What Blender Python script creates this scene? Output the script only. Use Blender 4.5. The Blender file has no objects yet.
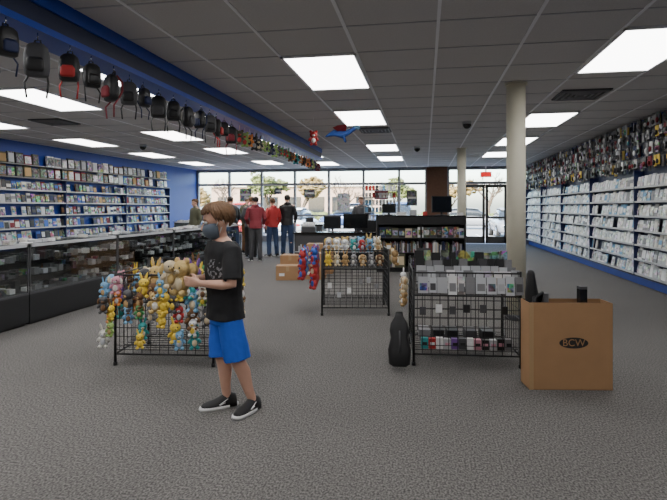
import bpy, math, random
from mathutils import Vector, Matrix
random.seed(7)
V=Vector
# ---------------------------------------------------------------- materials
MATS={}
def mk(name,col,rough=.6,metal=0,noise=0,scale=20,emit=0,bump=0,ecol=None,spec=None):
    m=bpy.data.materials.new(name); m.use_nodes=True
    nt=m.node_tree; b=nt.nodes['Principled BSDF']
    b.inputs['Base Color'].default_value=(*col,1)
    b.inputs['Roughness'].default_value=rough
    b.inputs['Metallic'].default_value=metal
    if spec is not None: b.inputs['Specular IOR Level'].default_value=spec
    if emit:
        b.inputs['Emission Color'].default_value=(*(ecol or col),1)
        b.inputs['Emission Strength'].default_value=emit
    if noise or bump:
        tc=nt.nodes.new('ShaderNodeTexCoord'); n=nt.nodes.new('ShaderNodeTexNoise')
        n.inputs['Scale'].default_value=scale; n.inputs['Detail'].default_value=4
        nt.links.new(tc.outputs['Object'],n.inputs['Vector'])
        if noise:
            r=nt.nodes.new('ShaderNodeMix'); r.data_type='RGBA'
            r.inputs[6].default_value=(*[max(0,c*(1-noise)) for c in col],1)
            r.inputs[7].default_value=(*[min(1,c*(1+noise)) for c in col],1)
            nt.links.new(n.outputs['Fac'],r.inputs[0]); nt.links.new(r.outputs[2],b.inputs['Base Color'])
        if bump:
            bp=nt.nodes.new('ShaderNodeBump'); bp.inputs['Strength'].default_value=bump; bp.inputs['Distance'].default_value=.01
            nt.links.new(n.outputs['Fac'],bp.inputs['Height']); nt.links.new(bp.outputs['Normal'],b.inputs['Normal'])
    MATS[name]=m; return m
def mglass(name,tint=(1,1,1),fac=.07):
    m=bpy.data.materials.new(name); m.use_nodes=True; nt=m.node_tree
    nt.nodes.remove(nt.nodes['Principled BSDF']); out=nt.nodes['Material Output']
    t=nt.nodes.new('ShaderNodeBsdfTransparent'); t.inputs[0].default_value=(*tint,1)
    g=nt.nodes.new('ShaderNodeBsdfGlossy'); g.inputs['Roughness'].default_value=.03
    x=nt.nodes.new('ShaderNodeMixShader'); x.inputs[0].default_value=fac
    nt.links.new(t.outputs[0],x.inputs[1]); nt.links.new(g.outputs[0],x.inputs[2]); nt.links.new(x.outputs[0],out.inputs[0])
    MATS[name]=m
def mcover(name,scale,sat,val,dark):
    # printed cover art: random coloured cells
    m=bpy.data.materials.new(name); m.use_nodes=True; nt=m.node_tree; b=nt.nodes['Principled BSDF']; b.inputs['Roughness'].default_value=.35
    tc=nt.nodes.new('ShaderNodeTexCoord'); vo=nt.nodes.new('ShaderNodeTexVoronoi'); vo.inputs['Scale'].default_value=scale
    nt.links.new(tc.outputs['Object'],vo.inputs['Vector'])
    hs=nt.nodes.new('ShaderNodeHueSaturation'); hs.inputs['Saturation'].default_value=sat; hs.inputs['Value'].default_value=val
    nt.links.new(vo.outputs['Color'],hs.inputs['Color'])
    n=nt.nodes.new('ShaderNodeTexNoise'); n.inputs['Scale'].default_value=scale*1.7; nt.links.new(tc.outputs['Object'],n.inputs['Vector'])
    mr=nt.nodes.new('ShaderNodeMapRange'); mr.inputs[1].default_value=.35; mr.inputs[2].default_value=.65; mr.inputs[3].default_value=dark; mr.inputs[4].default_value=1
    nt.links.new(n.outputs['Fac'],mr.inputs[0])
    mx=nt.nodes.new('ShaderNodeMix'); mx.data_type='RGBA'; mx.blend_type='MULTIPLY'; mx.inputs[0].default_value=1
    nt.links.new(hs.outputs[0],mx.inputs[6]); nt.links.new(mr.outputs[0],mx.inputs[7]); nt.links.new(mx.outputs[2],b.inputs['Base Color']); MATS[name]=m
mcover('cover_art',13,.9,.68,.15); mcover('cover_pale',16,.25,.95,.55); mcover('cover_dark',14,.6,.3,.1)
# carpet
m=mk('carpet',(.17,.165,.165),.95,spec=.1); nt=m.node_tree; b=nt.nodes['Principled BSDF']
tc=nt.nodes.new('ShaderNodeTexCoord')
n1=nt.nodes.new('ShaderNodeTexNoise'); n1.inputs['Scale'].default_value=95; n1.inputs['Detail'].default_value=3
n2=nt.nodes.new('ShaderNodeTexNoise'); n2.inputs['Scale'].default_value=1.3; n2.inputs['Detail'].default_value=3
mp=nt.nodes.new('ShaderNodeMapping'); mp.inputs['Scale'].default_value=(1,.7,1); nt.links.new(tc.outputs['Object'],mp.inputs[0])
nt.links.new(mp.outputs[0],n1.inputs[0]); nt.links.new(tc.outputs['Object'],n2.inputs[0])
r=nt.nodes.new('ShaderNodeValToRGB'); r.color_ramp.elements[0].position=.36; r.color_ramp.elements[1].position=.64
r.color_ramp.elements[0].color=(.078,.074,.071,1); r.color_ramp.elements[1].color=(.225,.215,.205,1)
nt.links.new(n1.outputs['Fac'],r.inputs[0])
mx=nt.nodes.new('ShaderNodeMix'); mx.data_type='RGBA'; mx.blend_type='MULTIPLY'; mx.inputs[0].default_value=.4
nt.links.new(r.outputs[0],mx.inputs[6])
r2=nt.nodes.new('ShaderNodeValToRGB'); r2.color_ramp.elements[0].color=(.6,.6,.6,1); r2.color_ramp.elements[1].color=(1,1,1,1)
nt.links.new(n2.outputs['Fac'],r2.inputs[0]); nt.links.new(r2.outputs[0],mx.inputs[7]); nt.links.new(mx.outputs[2],b.inputs['Base Color'])
bp=nt.nodes.new('ShaderNodeBump'); bp.inputs['Strength'].default_value=.3; bp.inputs['Distance'].default_value=.006
nt.links.new(n1.outputs['Fac'],bp.inputs['Height']); nt.links.new(bp.outputs[0],b.inputs['Normal'])
mk('ceiling_tile',(.56,.545,.54),.95,noise=.10,scale=60,bump=.25,spec=.1)
mk('grid_metal',(.8,.8,.82),.5)
mk('grid_dark',(.38,.38,.40),.6)
mk('blue_wall',(.014,.05,.32),.55,noise=.1,scale=3)
mk('blue_beam',(.01,.05,.38),.4,noise=.1,scale=4)
mk('beam_dark',(.02,.028,.07),.5)
mk('slat_navy',(.02,.03,.09),.5)
mk('blue_dark',(.01,.02,.09),.5)
mk('wall_paint',(.5,.49,.47),.8,noise=.05,scale=3)
mk('pillar_paint',(.62,.59,.47),.6,noise=.05,scale=5)
mk('light_panel',(1,1,1),.5,emit=10.5,ecol=(1,.985,.97))
mk('alu',(.26,.26,.28),.4,metal=.4)
mk('bronze_frame',(.10,.095,.09),.4,metal=.3)
mk('brick_brown',(.16,.075,.04),.8,noise=.3,scale=14)
mk('black',(.012,.012,.013),.5)
mk('blackgloss',(.01,.01,.011),.18)
mk('blackmetal',(.012,.012,.013),.45)
mk('darkgrey',(.06,.06,.065),.6)
mk('grey',(.22,.22,.23),.6)
mk('lightgrey',(.45,.46,.48),.5)
mk('white',(.78,.78,.78),.5)
mk('offwhite',(.62,.6,.55),.6)
mk('cream',(.6,.5,.33),.8,noise=.15,scale=60)
mk('tan',(.42,.27,.12),.85,noise=.2,scale=60)
mk('golden',(.56,.40,.16),.85,noise=.25,scale=70,bump=.5)
mk('brown',(.16,.08,.035),.85,noise=.2,scale=60)
mk('yellow',(.70,.50,.06),.7)
mk('orange',(.6,.2,.04),.6)
mk('red',(.42,.025,.025),.6)
mk('maroon',(.20,.02,.03),.75,noise=.15,scale=30)
mk('pink',(.6,.28,.35),.7)
mk('purple',(.18,.08,.32),.7)
mk('green',(.06,.24,.08),.7)
mk('lime',(.28,.42,.12),.7)
mk('teal',(.03,.3,.3),.6)
mk('blue',(.03,.1,.42),.6)
mk('sky_blue',(.18,.38,.58),.7)
mk('navy',(.012,.02,.07),.7)
mk('olive',(.1,.1,.06),.8,noise=.15,scale=30)
mk('denim',(.04,.07,.15),.85,noise=.2,scale=60)
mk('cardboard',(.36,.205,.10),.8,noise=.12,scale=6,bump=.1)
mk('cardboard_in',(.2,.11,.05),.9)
mk('cardboard_tape',(.4,.26,.13),.4)
mk('skin',(.62,.36,.26),.5,noise=.06,scale=20)
mk('lips',(.45,.15,.13),.5)
mk('eye',(.8,.8,.8),.2)
mk('hair_brown',(.14,.070,.03),.6,noise=.35,scale=90)
mk('hair_dark',(.02,.014,.01),.6)
mk('hair_grey',(.3,.29,.28),.6)
mk('mask_cloth',(.12,.15,.19),.8)
mk('shorts_blue',(.012,.1,.55),.7,noise=.12,scale=25,bump=.3)
mk('rubber_white',(.7,.7,.7),.5)
mk('bag_clear',(.6,.62,.65),.12)
mk('screen',(.01,.012,.015),.08)
mk('exit_red',(.6,.02,.02),.4,emit=1.5)
mk('asphalt',(.30,.30,.30),.9,noise=.15,scale=4)
mk('concrete',(.6,.59,.56),.9,noise=.1,scale=4)
mk('bark',(.10,.075,.055),.9,noise=.3,scale=10)
mk('foliage',(.10,.12,.035),.9,noise=.5,scale=3)
mk('foliage_autumn',(.20,.14,.05),.9,noise=.5,scale=3)
mk('grass',(.16,.17,.07),.95,noise=.3,scale=2)
mk('pale_brick',(.4,.28,.22),.9,noise=.2,scale=8)
mk('tyre',(.015,.015,.015),.8)
mk('chrome',(.6,.6,.62),.2,metal=1)
mk('car_glass',(.02,.025,.03),.08)
for n,c in (('car_white',(.7,.7,.7)),('car_silver',(.25,.26,.28)),('car_red',(.35,.03,.03)),('car_blue',(.04,.08,.2))): mk(n,c,.25,metal=.2)
mglass('glass',(.96,.98,.97),.05); mglass('case_glass',(.86,.88,.88),.09)
# T-shirt with printed chest graphic
m=mk('shirt_black',(.013,.013,.015),.85); nt=m.node_tree; b=nt.nodes['Principled BSDF']
tc=nt.nodes.new('ShaderNodeTexCoord'); mp=nt.nodes.new('ShaderNodeMapping'); mp.vector_type='POINT'
nt.links.new(tc.outputs['Object'],mp.inputs[0]); mp.inputs['Location'].default_value=(.085*8,.105*8,-.985*9); mp.inputs['Scale'].default_value=(8,8,9)
ln=nt.nodes.new('ShaderNodeVectorMath'); ln.operation='LENGTH'; nt.links.new(mp.outputs[0],ln.inputs[0])
lt=nt.nodes.new('ShaderNodeMath'); lt.operation='LESS_THAN'; lt.inputs[1].default_value=.62; nt.links.new(ln.outputs['Value'],lt.inputs[0])
nz=nt.nodes.new('ShaderNodeTexNoise'); nz.inputs['Scale'].default_value=45; nt.links.new(tc.outputs['Object'],nz.inputs[0])
gt=nt.nodes.new('ShaderNodeMath'); gt.operation='GREATER_THAN'; gt.inputs[1].default_value=.53; nt.links.new(nz.outputs['Fac'],gt.inputs[0])
mu=nt.nodes.new('ShaderNodeMath'); mu.operation='MULTIPLY'; nt.links.new(lt.outputs[0],mu.inputs[0]); nt.links.new(gt.outputs[0],mu.inputs[1])
mx=nt.nodes.new('ShaderNodeMix'); mx.data_type='RGBA'; mx.inputs[6].default_value=(.013,.013,.015,1); mx.inputs[7].default_value=(.22,.22,.24,1)
nt.links.new(mu.outputs[0],mx.inputs[0]); nt.links.new(mx.outputs[2],b.inputs['Base Color'])
FOLD=bpy.data.textures.new('cloth_folds','CLOUDS'); FOLD.noise_scale=.09; FOLD.noise_depth=1

# ---------------------------------------------------------------- mesh builder
class MB:
    def __init__(s): s.v=[]; s.f=[]; s.m=[]; s.sm=[]; s.mats=[]; s.M=Matrix.Identity(4)
    def mi(s,n):
        if n not in s.mats: s.mats.append(n)
        return s.mats.index(n)
    def add(s,vs,fs,mat,smooth=False):
        o=len(s.v); k=s.mi(mat)
        for v in vs: s.v.append(tuple(s.M@V(v)))
        for f in fs: s.f.append(tuple(i+o for i in f)); s.m.append(k); s.sm.append(smooth)
    def box(s,c,sz,mat,rot=None):
        c=V(c); h=V(sz)/2; vs=[]
        for x in(-1,1):
            for y in(-1,1):
                for z in(-1,1):
                    p=V((x*h.x,y*h.y,z*h.z))
                    if rot: p=rot@p
                    vs.append(c+p)
        s.add(vs,[(0,1,3,2),(4,6,7,5),(0,4,5,1),(2,3,7,6),(0,2,6,4),(1,5,7,3)],mat)
    def bb(s,x0,x1,y0,y1,z0,z1,mat): s.box(((x0+x1)/2,(y0+y1)/2,(z0+z1)/2),(abs(x1-x0),abs(y1-y0),abs(z1-z0)),mat)
    def loft(s,rings,mat,cap=True,smooth=True):
        n=len(rings[0]); vs=[p for r in rings for p in r]; fs=[]
        for i in range(len(rings)-1):
            for j in range(n):
                a=i*n+j; b=i*n+(j+1)%n
                fs.append((a,b,b+n,a+n))
        if cap: fs.append(tuple(reversed(range(n)))); fs.append(tuple(range((len(rings)-1)*n,len(rings)*n)))
        s.add(vs,fs,mat,smooth)
    def tube(s,pts,rad,mat,n=8,smooth=True,round_=False):
        pts=[V(p) for p in pts]
        if not isinstance(rad,(list,tuple)): rad=[rad]*len(pts)
        rad=list(rad)
        if round_:
            d0=(pts[0]-pts[1]).normalized(); d1=(pts[-1]-pts[-2]).normalized()
            pts=[pts[0]+d0*rad[0]*.9,pts[0]+d0*rad[0]*.6]+pts+[pts[-1]+d1*rad[-1]*.6,pts[-1]+d1*rad[-1]*.9]
            rad=[rad[0]*.35,rad[0]*.8]+rad+[rad[-1]*.8,rad[-1]*.35]
        rings=[]; up=None
        for i,p in enumerate(pts):
            t=(pts[min(i+1,len(pts)-1)]-pts[max(i-1,0)]).normalized()
            if up is None:
                up=V((0,0,1)) if abs(t.z)<.9 else V((1,0,0))
            a=t.cross(up).normalized(); b=a.cross(t).normalized(); up=b
            rings.append([p+a*math.cos(2*math.pi*k/n)*rad[i]+b*math.sin(2*math.pi*k/n)*rad[i] for k in range(n)])
        s.loft(rings,mat,True,smooth)
    def ell(s,c,r,mat,rot=None,seg=12,rg=8):
        c=V(c); vs=[];fs=[]
        def P(p):
            p=V(p)
            if rot: p=rot@p
            return c+p
        vs.append(P((0,0,r[2])))
        for i in range(1,rg):
            t=math.pi*i/rg
            for j in range(seg):
                a=2*math.pi*j/seg
                vs.append(P((r[0]*math.sin(t)*math.cos(a),r[1]*math.sin(t)*math.sin(a),r[2]*math.cos(t))))
        vs.append(P((0,0,-r[2])))
        for j in range(seg):
            k=(j+1)%seg
            fs.append((0,1+j,1+k))
            for i in range(rg-2): fs.append((1+i*seg+j,1+(i+1)*seg+j,1+(i+1)*seg+k,1+i*seg+k))
            fs.append((1+(rg-2)*seg+j,len(vs)-1,1+(rg-2)*seg+k))
        s.add(vs,fs,mat,True)
    def build(s,name,parent=None,loc=(0,0,0),rz=0,bevel=0,remesh=0,smooth_it=0,fold=0):
        me=bpy.data.meshes.new(name); me.from_pydata(s.v,[],s.f)
        for n in s.mats: me.materials.append(MATS[n])
        me.polygons.foreach_set('material_index',s.m); me.polygons.foreach_set('use_smooth',s.sm); me.update()
        o=bpy.data.objects.new(name,me); bpy.context.collection.objects.link(o)
        o.location=loc; o.rotation_euler=(0,0,rz)
        if parent: o.parent=parent
        if bevel:
            b=o.modifiers.new('bevel','BEVEL'); b.width=bevel; b.segments=2; b.limit_method='ANGLE'
        if remesh:
            r=o.modifiers.new('remesh','REMESH'); r.mode='VOXEL'; r.voxel_size=remesh; r.use_smooth_shade=True
            if smooth_it:
                q=o.modifiers.new('smooth','SMOOTH'); q.factor=.5; q.iterations=smooth_it
            if fold:
                q=o.modifiers.new('folds','DISPLACE'); q.texture=FOLD; q.strength=fold; q.mid_level=.45
        return o
def empty(name,loc,rz=0):
    e=bpy.data.objects.new(name,None); bpy.context.collection.objects.link(e); e.location=loc; e.rotation_euler=(0,0,rz); e.empty_display_size=.1; return e
def ring(c,a,b,ra,rb,n=16,p=1.0):
    out=[]
    for k in range(n):
        t=2*math.pi*k/n; x=math.cos(t); y=math.sin(t)
        out.append(V(c)+V(a)*ra*math.copysign(abs(x)**p,x)+V(b)*rb*math.copysign(abs(y)**p,y))
    return out
X3,Y3,Z3=V((1,0,0)),V((0,1,0)),V((0,0,1))
def RZ(a): return Matrix.Rotation(a,3,'Z')
def RY(a): return Matrix.Rotation(a,3,'Y')
def RX(a): return Matrix.Rotation(a,3,'X')

# ---------------------------------------------------------------- room
XL,XR,Y0,Y1,ZC=-9.42,3.85,-3.0,20.5,2.95
b=MB(); b.bb(XL,XR,Y0,Y1,-.1,0,'carpet'); b.build('floor')
b=MB(); b.bb(XL-.2,XR+.2,Y0-.2,Y1+.15,ZC,ZC+.12,'ceiling_tile'); b.build('ceiling')
b=MB(); b.bb(XL-.2,XL,Y0,Y1,-.1,ZC,'blue_wall'); b.build('wall_left')
b=MB(); b.bb(XR,XR+.2,Y0,Y1,-.1,ZC,'slat_navy')
b.build('wall_right')
b=MB(); b.bb(XL-.2,XR+.2,Y0-.2,Y0,-.1,ZC,'wall_paint'); b.build('wall_rear')
b=MB(); b.bb(XR-.02,XR,Y0,Y1,0,.12,'blue_beam'); b.build('baseboard_right')
b=MB(); b.bb(XL,XL+.02,Y0,Y1,0,.12,'blue_dark'); b.build('baseboard_left')
# ceiling T-bar grid
GX=[-.68+.79*k for k in range(-11,6)]; GY=[5.17+.76*k for k in range(-10,21)]
b=MB()
for x in GX:
    if XL<x<XR: b.bb(x-.014,x+.014,Y0,Y1,ZC-.008,ZC-.0005,'grid_metal')
for y in GY:
    if Y0<y<Y1: b.bb(XL,XR,y-.009,y+.009,ZC-.006,ZC-.0005,'grid_dark')
b.build('trim_ceiling_grid')
# light panels
LP=[]
for y in (2.13-3.04,2.13-.0,5.17,8.21,12.77,15.81): LP.append((-1.47,y))
for y in (-1.67,1.37,4.85,8.97,12.01,15.05): LP.append((1.69,y))
for y in (-.9,2.13,5.17,8.21,11.25,14.29,17.33): LP.append((-3.84,y))
for y in (-.1,2.89,5.93,9.73,12.77,16.57): LP.append((-5.75,y))
for y in (1.4,4.4,7.45,10.49,13.53,16.57): LP.append((-8.37,y))
for (x,y) in LP:
    e=empty('ceiling_light_panel',(x+.395,y+.76,ZC))
    q=MB(); q.bb(-.365,.365,-.73,.73,-.014,-.006,'light_panel'); q.build('diffuser',e)
    q=MB()
    for sx in(-1,1): q.bb(sx*.365,sx*.395,-.76,.76,-.022,-.001,'grid_metal')
    for sy in(-1,1): q.bb(-.395,.395,sy*.73,sy*.76,-.022,-.001,'grid_metal')
    q.build('frame',e)
# vents
for (x,y,w) in ((-.98,10.4,.62),(2.1,7.6,.62),(-6.6,8.4,.6),(-5.2,4.4,.6)):
    q=MB(); q.bb(x-w/2,x+w/2,y-w/2,y+w/2,ZC-.02,ZC-.001,'darkgrey')
    for k in range(4):
        a=w/2-.03-k*.07
        for (x0,x1,y0,y1) in((-a,a,-a,-a+.02),(-a,a,a-.02,a),(-a,-a+.02,-a,a),(a-.02,a,-a,a)): q.bb(x+x0,x+x1,y+y0,y+y1,ZC-.035,ZC-.018,'grey')
    q.build('ceiling_air_vent')
# dome cameras
for (x,y) in ((.75,9.7),(-.2,13.5),(-6.9,11.9)):
    q=MB(); q.tube([(x,y,ZC-.05),(x,y,ZC)],.09,'lightgrey',16); q.ell((x,y,ZC-.055),(.078,.078,.08),'blackgloss',seg=16,rg=10); q.build('security_dome_camera')
# blue beam
b=MB(); b.bb(-2.98,-2.72,Y0,13.6,2.70,ZC,'beam_dark'); b.bb(-3.0,-2.70,Y0,13.6,2.655,2.705,'blue_beam'); b.bb(-2.72,-2.70,Y0,13.6,2.84,ZC-.001,'blue_beam')
b.build('ceiling_beam')
# pillars
for (x,y) in ((1.12,6.8),(.95,14.1)):
    b=MB()
    b.tube([(x,y,0),(x,y,ZC)],.115,'pillar_paint',32); b.tube([(x,y,0),(x,y,.06),(x,y,.07)],[.135,.135,.12],'darkgrey',32)
    b.tube([(x,y,ZC-.03),(x,y,ZC)],.135,'pillar_paint',32); b.build('pillar')
# ---------------------------------------------------------------- front window wall
b=MB()
b.bb(XL-.2,XR+.2,Y1,Y1+.15,2.83,ZC,'alu'); b.bb(XL-.2,1.45,Y1,Y1+.15,-.1,.16,'alu')
b.bb(.07,.84,Y1-.06,Y1+.15,0,ZC,'brick_brown'); b.build('wall_front')
b=MB(); mull=[-9.38,-8.0,-6.6,-5.2,-3.8,-2.4,-1.0,.04,.88,1.42,3.1,3.81]
for x in mull: b.bb(x-.045,x+.045,Y1-.03,Y1+.1,.0,2.85,'alu')
b.bb(XL,XR,Y1-.02,Y1+.1,2.27,2.37,'alu'); b.bb(XL,1.4,Y1-.02,Y1+.1,.16,.24,'alu'); b.bb(XL,.05,Y1-.01,Y1+.09,1.02,1.09,'alu'); b.bb(3.1,XR,Y1-.02,Y1+.1,0,.25,'alu')
b.build('trim_window_frames')
for i in range(len(mull)-1):
    x0,x1=mull[i]+.045,mull[i+1]-.045
    if 0<x0<.8 or 1.4<x0<3: continue
    b=MB(); b.bb(x0,x1,Y1+.03,Y1+.04,.24,2.83,'glass'); b.build('window_%d'%(i+1))
b=MB(); b.bb(1.47,3.05,Y1+.03,Y1+.04,2.37,2.83,'glass'); b.build('window_12')
for i,(x0,x1) in enumerate(((1.47,2.25),(2.27,3.05))):
    b=MB()
    b.bb(x0,x0+.1,Y1,Y1+.05,.01,2.26,'bronze_frame'); b.bb(x1-.1,x1,Y1,Y1+.05,.01,2.26,'bronze_frame'); b.bb(x0,x1,Y1,Y1+.05,.01,.28,'bronze_frame'); b.bb(x0,x1,Y1,Y1+.05,2.14,2.26,'bronze_frame')
    b.bb(x0+.1,x1-.1,Y1+.02,Y1+.03,.28,2.14,'glass'); b.bb(x0+.05,x1-.05,Y1-.07,Y1-.03,.96,1.04,'bronze_frame')
    for hx in(x0+.06,x1-.06): b.bb(hx-.015,hx+.015,Y1-.06,Y1,.97,1.03,'bronze_frame')
    b.build('door_%d'%(i+1))
b=MB(); b.bb(2.1,2.45,20.38,20.42,2.55,2.72,'exit_red'); b.bb(2.07,2.48,20.42,20.45,2.53,2.74,'white'); b.bb(2.25,2.3,20.43,20.49,2.6,2.95,'white'); b.build('exit_sign')
# posters stuck on the window glass
for (x,z,w,h,c) in ((-7.3,1.9,.5,.5,'cover_art'),(-4.6,1.95,.45,.35,'cover_dark'),(-3.2,1.6,.5,.7,'cover_pale'),(-1.7,1.9,.55,.4,'maroon'),(-5.9,2.05,.3,.25,'navy'),(-.5,1.75,.4,.6,'cover_dark')):
    b=MB(); b.bb(x-w/2,x+w/2,Y1+.022,Y1+.028,z-h/2,z+h/2,c); b.bb(x-w/2+.04,x+w/2-.04,Y1+.018,Y1+.022,z-.03,z+.05,'offwhite'); b.build('window_poster')
# ---------------------------------------------------------------- wall shelving
def gamewall(name,xw,sg,ya,yb,rows,pal,dens=.95,cw=.145,ch=.2,step=.158,cov='cover_art',pc=.5):
    b=MB()
    for z in rows:
        b.bb(xw-sg*.0,xw-sg*.16,ya,yb,z-.018,z,'grey'); b.bb(xw-sg*.155,xw-sg*.165,ya,yb,z-.02,z+.012,'lightgrey')
        y=ya+.08
        while y<yb-.05:
            if random.random()<dens:
                w=cw*random.uniform(.85,1.05); h=ch*random.uniform(.85,1.08)
                c=random.choice(pal); R=RY(sg*random.uniform(.12,.2))
                b.box((xw-sg*.10,y,z+h/2+.004),(.016,w,h),c,R)
                c2=cov if random.random()<pc else random.choice(pal)
                b.box((xw-sg*.112,y,z+h*random.choice([.5,.45,.6])),(.006,w*.86,h*random.choice([.35,.6,.8])),c2,R)
            y+=step
            if random.random()<.04: y+=step*random.uniform(.6,1.8)
    yy=ya
    while yy<=yb+.01:
        b.bb(xw-sg*.0,xw-sg*.17,yy-.012,yy+.012,rows[0]-.03,rows[-1]+.3,'blue_dark'); yy+=(yb-ya)/6
    return b
white=['white']*4+['offwhite','lightgrey','lightgrey','grey','cover_pale','cover_pale','sky_blue','offwhite']
mix=['lightgrey','grey','darkgrey','darkgrey','brown','navy','offwhite','maroon','olive','tan','black','black','cover_dark','cover_dark','cover_art','cover_pale','lightgrey','blue']
rowsR=[.22+.255*k for k in range(7)]
b=gamewall('r',XR,1,5.0,20.3,rowsR,white,.97,step=.152,cov='cover_pale',pc=.6); b.build('game_case_wall_shelf')
rowsL=[.3+.30*k for k in range(8)]
b=gamewall('l',XL,-1,1.0,17.8,rowsL[:6],mix,.95,step=.155,cov='cover_art',pc=.45,ch=.215); b.build('game_case_wall_shelf')
b=MB()  # top rows of big box art
for z in rowsL[6:]:
    b.bb(XL,XL+.2,1.0,17.8,z-.018,z,'grey'); y=1.2
    while y<17.7:
        if random.random()<.95:
            w=random.uniform(.18,.25); h=random.uniform(.22,.28); b.box((XL+.12,y,z+h/2+.004),(.05,w,h),random.choice(mix),RY(-.08)); b.box((XL+.15,y,z+h/2),(.012,w*.85,h*.75),random.choice(['cover_art','cover_dark','cover_pale','cover_art','cover_dark','lightgrey','tan']),RY(-.08))
        y+=.255
b.build('boxed_collectibles_shelf')
# upper right wall: hanging accessory packs on pegs
b=MB()
for z in (2.04,2.28,2.50,2.70):
    y=5.1
    b.bb(XR-.01,XR,5,20.3,z+.21,z+.222,'grey')
    while y<20.2:
        if random.random()<.93:
            w=random.uniform(.07,.15); h=random.uniform(.13,.23)
            b.tube([(XR,y,z+.2),(XR-.26,y,z+.2)],.004,'grey',5)
            for xx in (XR-.08,XR-random.uniform(.14,.24)):
                b.box((xx,y,z+.20-h/2),(.012,w,h),random.choice(['black','darkgrey','white','grey','cover_art','black','darkgrey','navy','cover_dark','cover_dark','maroon','cover_pale','lightgrey','black','yellow','grey','black']))
            b.ell((xx-.02,y,z+.17-h/2),(.02,w*.3,h*.25),random.choice(['black','darkgrey','grey','black','lightgrey','white','maroon','black','cover_art']),seg=8,rg=6)
        y+=random.uniform(.11,.19)
b.build('hanging_accessory_packs')
# bright blue header strip on walls
b=MB(); b.bb(XR-.03,XR,5,20.4,2.92,ZC-.001,'blue_beam'); b.build('trim_right_header')
# ---------------------------------------------------------------- display cases
def display_case(x,y,L):
    e=empty('glass_display_case',(x,y,0))
    D=.55; b=MB()
    b.bb(-D,0,0,L,0.03,.36,'black'); b.bb(-D+.03,-.03,.03,L-.03,0,.03,'blackmetal'); b.bb(-D,0,0,L,.36,.385,'darkgrey')
    for (px,py) in((0,0),(0,L),(-D,0),(-D,L)):
        b.bb(px-.014 if px==0 else px,px if px==0 else px+.014,py if py==0 else py-.014,py+.014 if py==0 else py,.385,.95,'darkgrey')
    b.bb(-.03,0,0,L,.925,.96,'lightgrey'); b.bb(-D,-D+.03,0,L,.925,.96,'grey'); b.bb(-D,0,0,.03,.925,.96,'lightgrey'); b.bb(-D,0,L-.03,L,.925,.96,'lightgrey')
    b.bb(-D,-D+.01,.02,L-.02,.39,.92,'black')
    b.build('case_frame',e)
    b=MB(); b.bb(-.008,-.003,.015,L-.015,.386,.925,'case_glass'); b.bb(-D+.03,-.03,.03,L-.03,.945,.953,'case_glass')
    for z in(.56,.74): b.bb(-D+.05,-.06,.03,L-.03,z,z+.006,'case_glass')
    b.build('glass_panels',e)
    b=MB()
    for z in(.386,.567,.747,.962):
        yy=.1
        while yy<L-.1:
            for xx in (-.14,-.28,-.42):
                if random.random()<(.75 if z<.9 else .45):
                    h=random.uniform(.02,.10) if z<.9 else random.uniform(.01,.05)
                    b.box((xx,yy,z+h/2),(random.uniform(.06,.11),random.uniform(.06,.12),h),random.choice(['lightgrey','grey','darkgrey','black','white','cover_pale','cover_dark','darkgrey','cover_art','grey'] if z<.9 else ['white','lightgrey','cover_pale','offwhite','grey']))
            yy+=.14
    b.build('merchandise',e)
for k in range(6): display_case(-4.62,1.86+1.8*k,1.78)
display_case(-6.9,14.6,1.78)
# ---------------------------------------------------------------- wire racks
def grid(b,p,u,v,nu,nv,r=.0032,mat='blackmetal'):
    p,u,v=V(p),V(u),V(v)
    for i in range(nu+1): q=p+u*(i/nu); b.tube([q,q+v],r,mat,4,False)
    for i in range(nv+1): q=p+v*(i/nv); b.tube([q,q+u],r,mat,4,False)
def rack(loc,rz,W,D,H,basket=.24):
    b=MB()
    for (x,y) in((0,0),(W,0),(0,D),(W,D)):
        b.tube([(x,y,.0),(x,y,H+(.08 if y else .02))],.012,'blackmetal',8); b.tube([(x,y,0),(x,y,.03)],.018,'black',8)
    nx=int(W/.075); ny=int(D/.075); nz=int((H-.1)/.075)
    grid(b,(0,0,.1),(W,0,0),(0,0,H-.1),nx,nz); grid(b,(0,D,.1),(W,0,0),(0,0,H-.02),nx,nz)
    grid(b,(0,0,.1),(0,D,0),(0,0,H-.1),ny,nz); grid(b,(W,0,.1),(0,D,0),(0,0,H-.1),ny,nz)
    grid(b,(0,0,H-basket),(W,0,0),(0,D,0),nx,ny); grid(b,(0,0,.14),(W,0,0),(0,D,0),nx,ny)
    for z,y in((H,0),(H+.07,D),(H-basket,0),(.1,0),(.1,D)): b.tube([(0,y,z),(W,y,z)],.008,'blackmetal',6)
    for x in(0,W):
        b.tube([(x,0,H),(x,D,H+.0)],.008,'blackmetal',6); b.tube([(x,0,.1),(x,D,.1)],.008,'blackmetal',6)
    return b.build('wire_display_rack',None,loc,rz)
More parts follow.
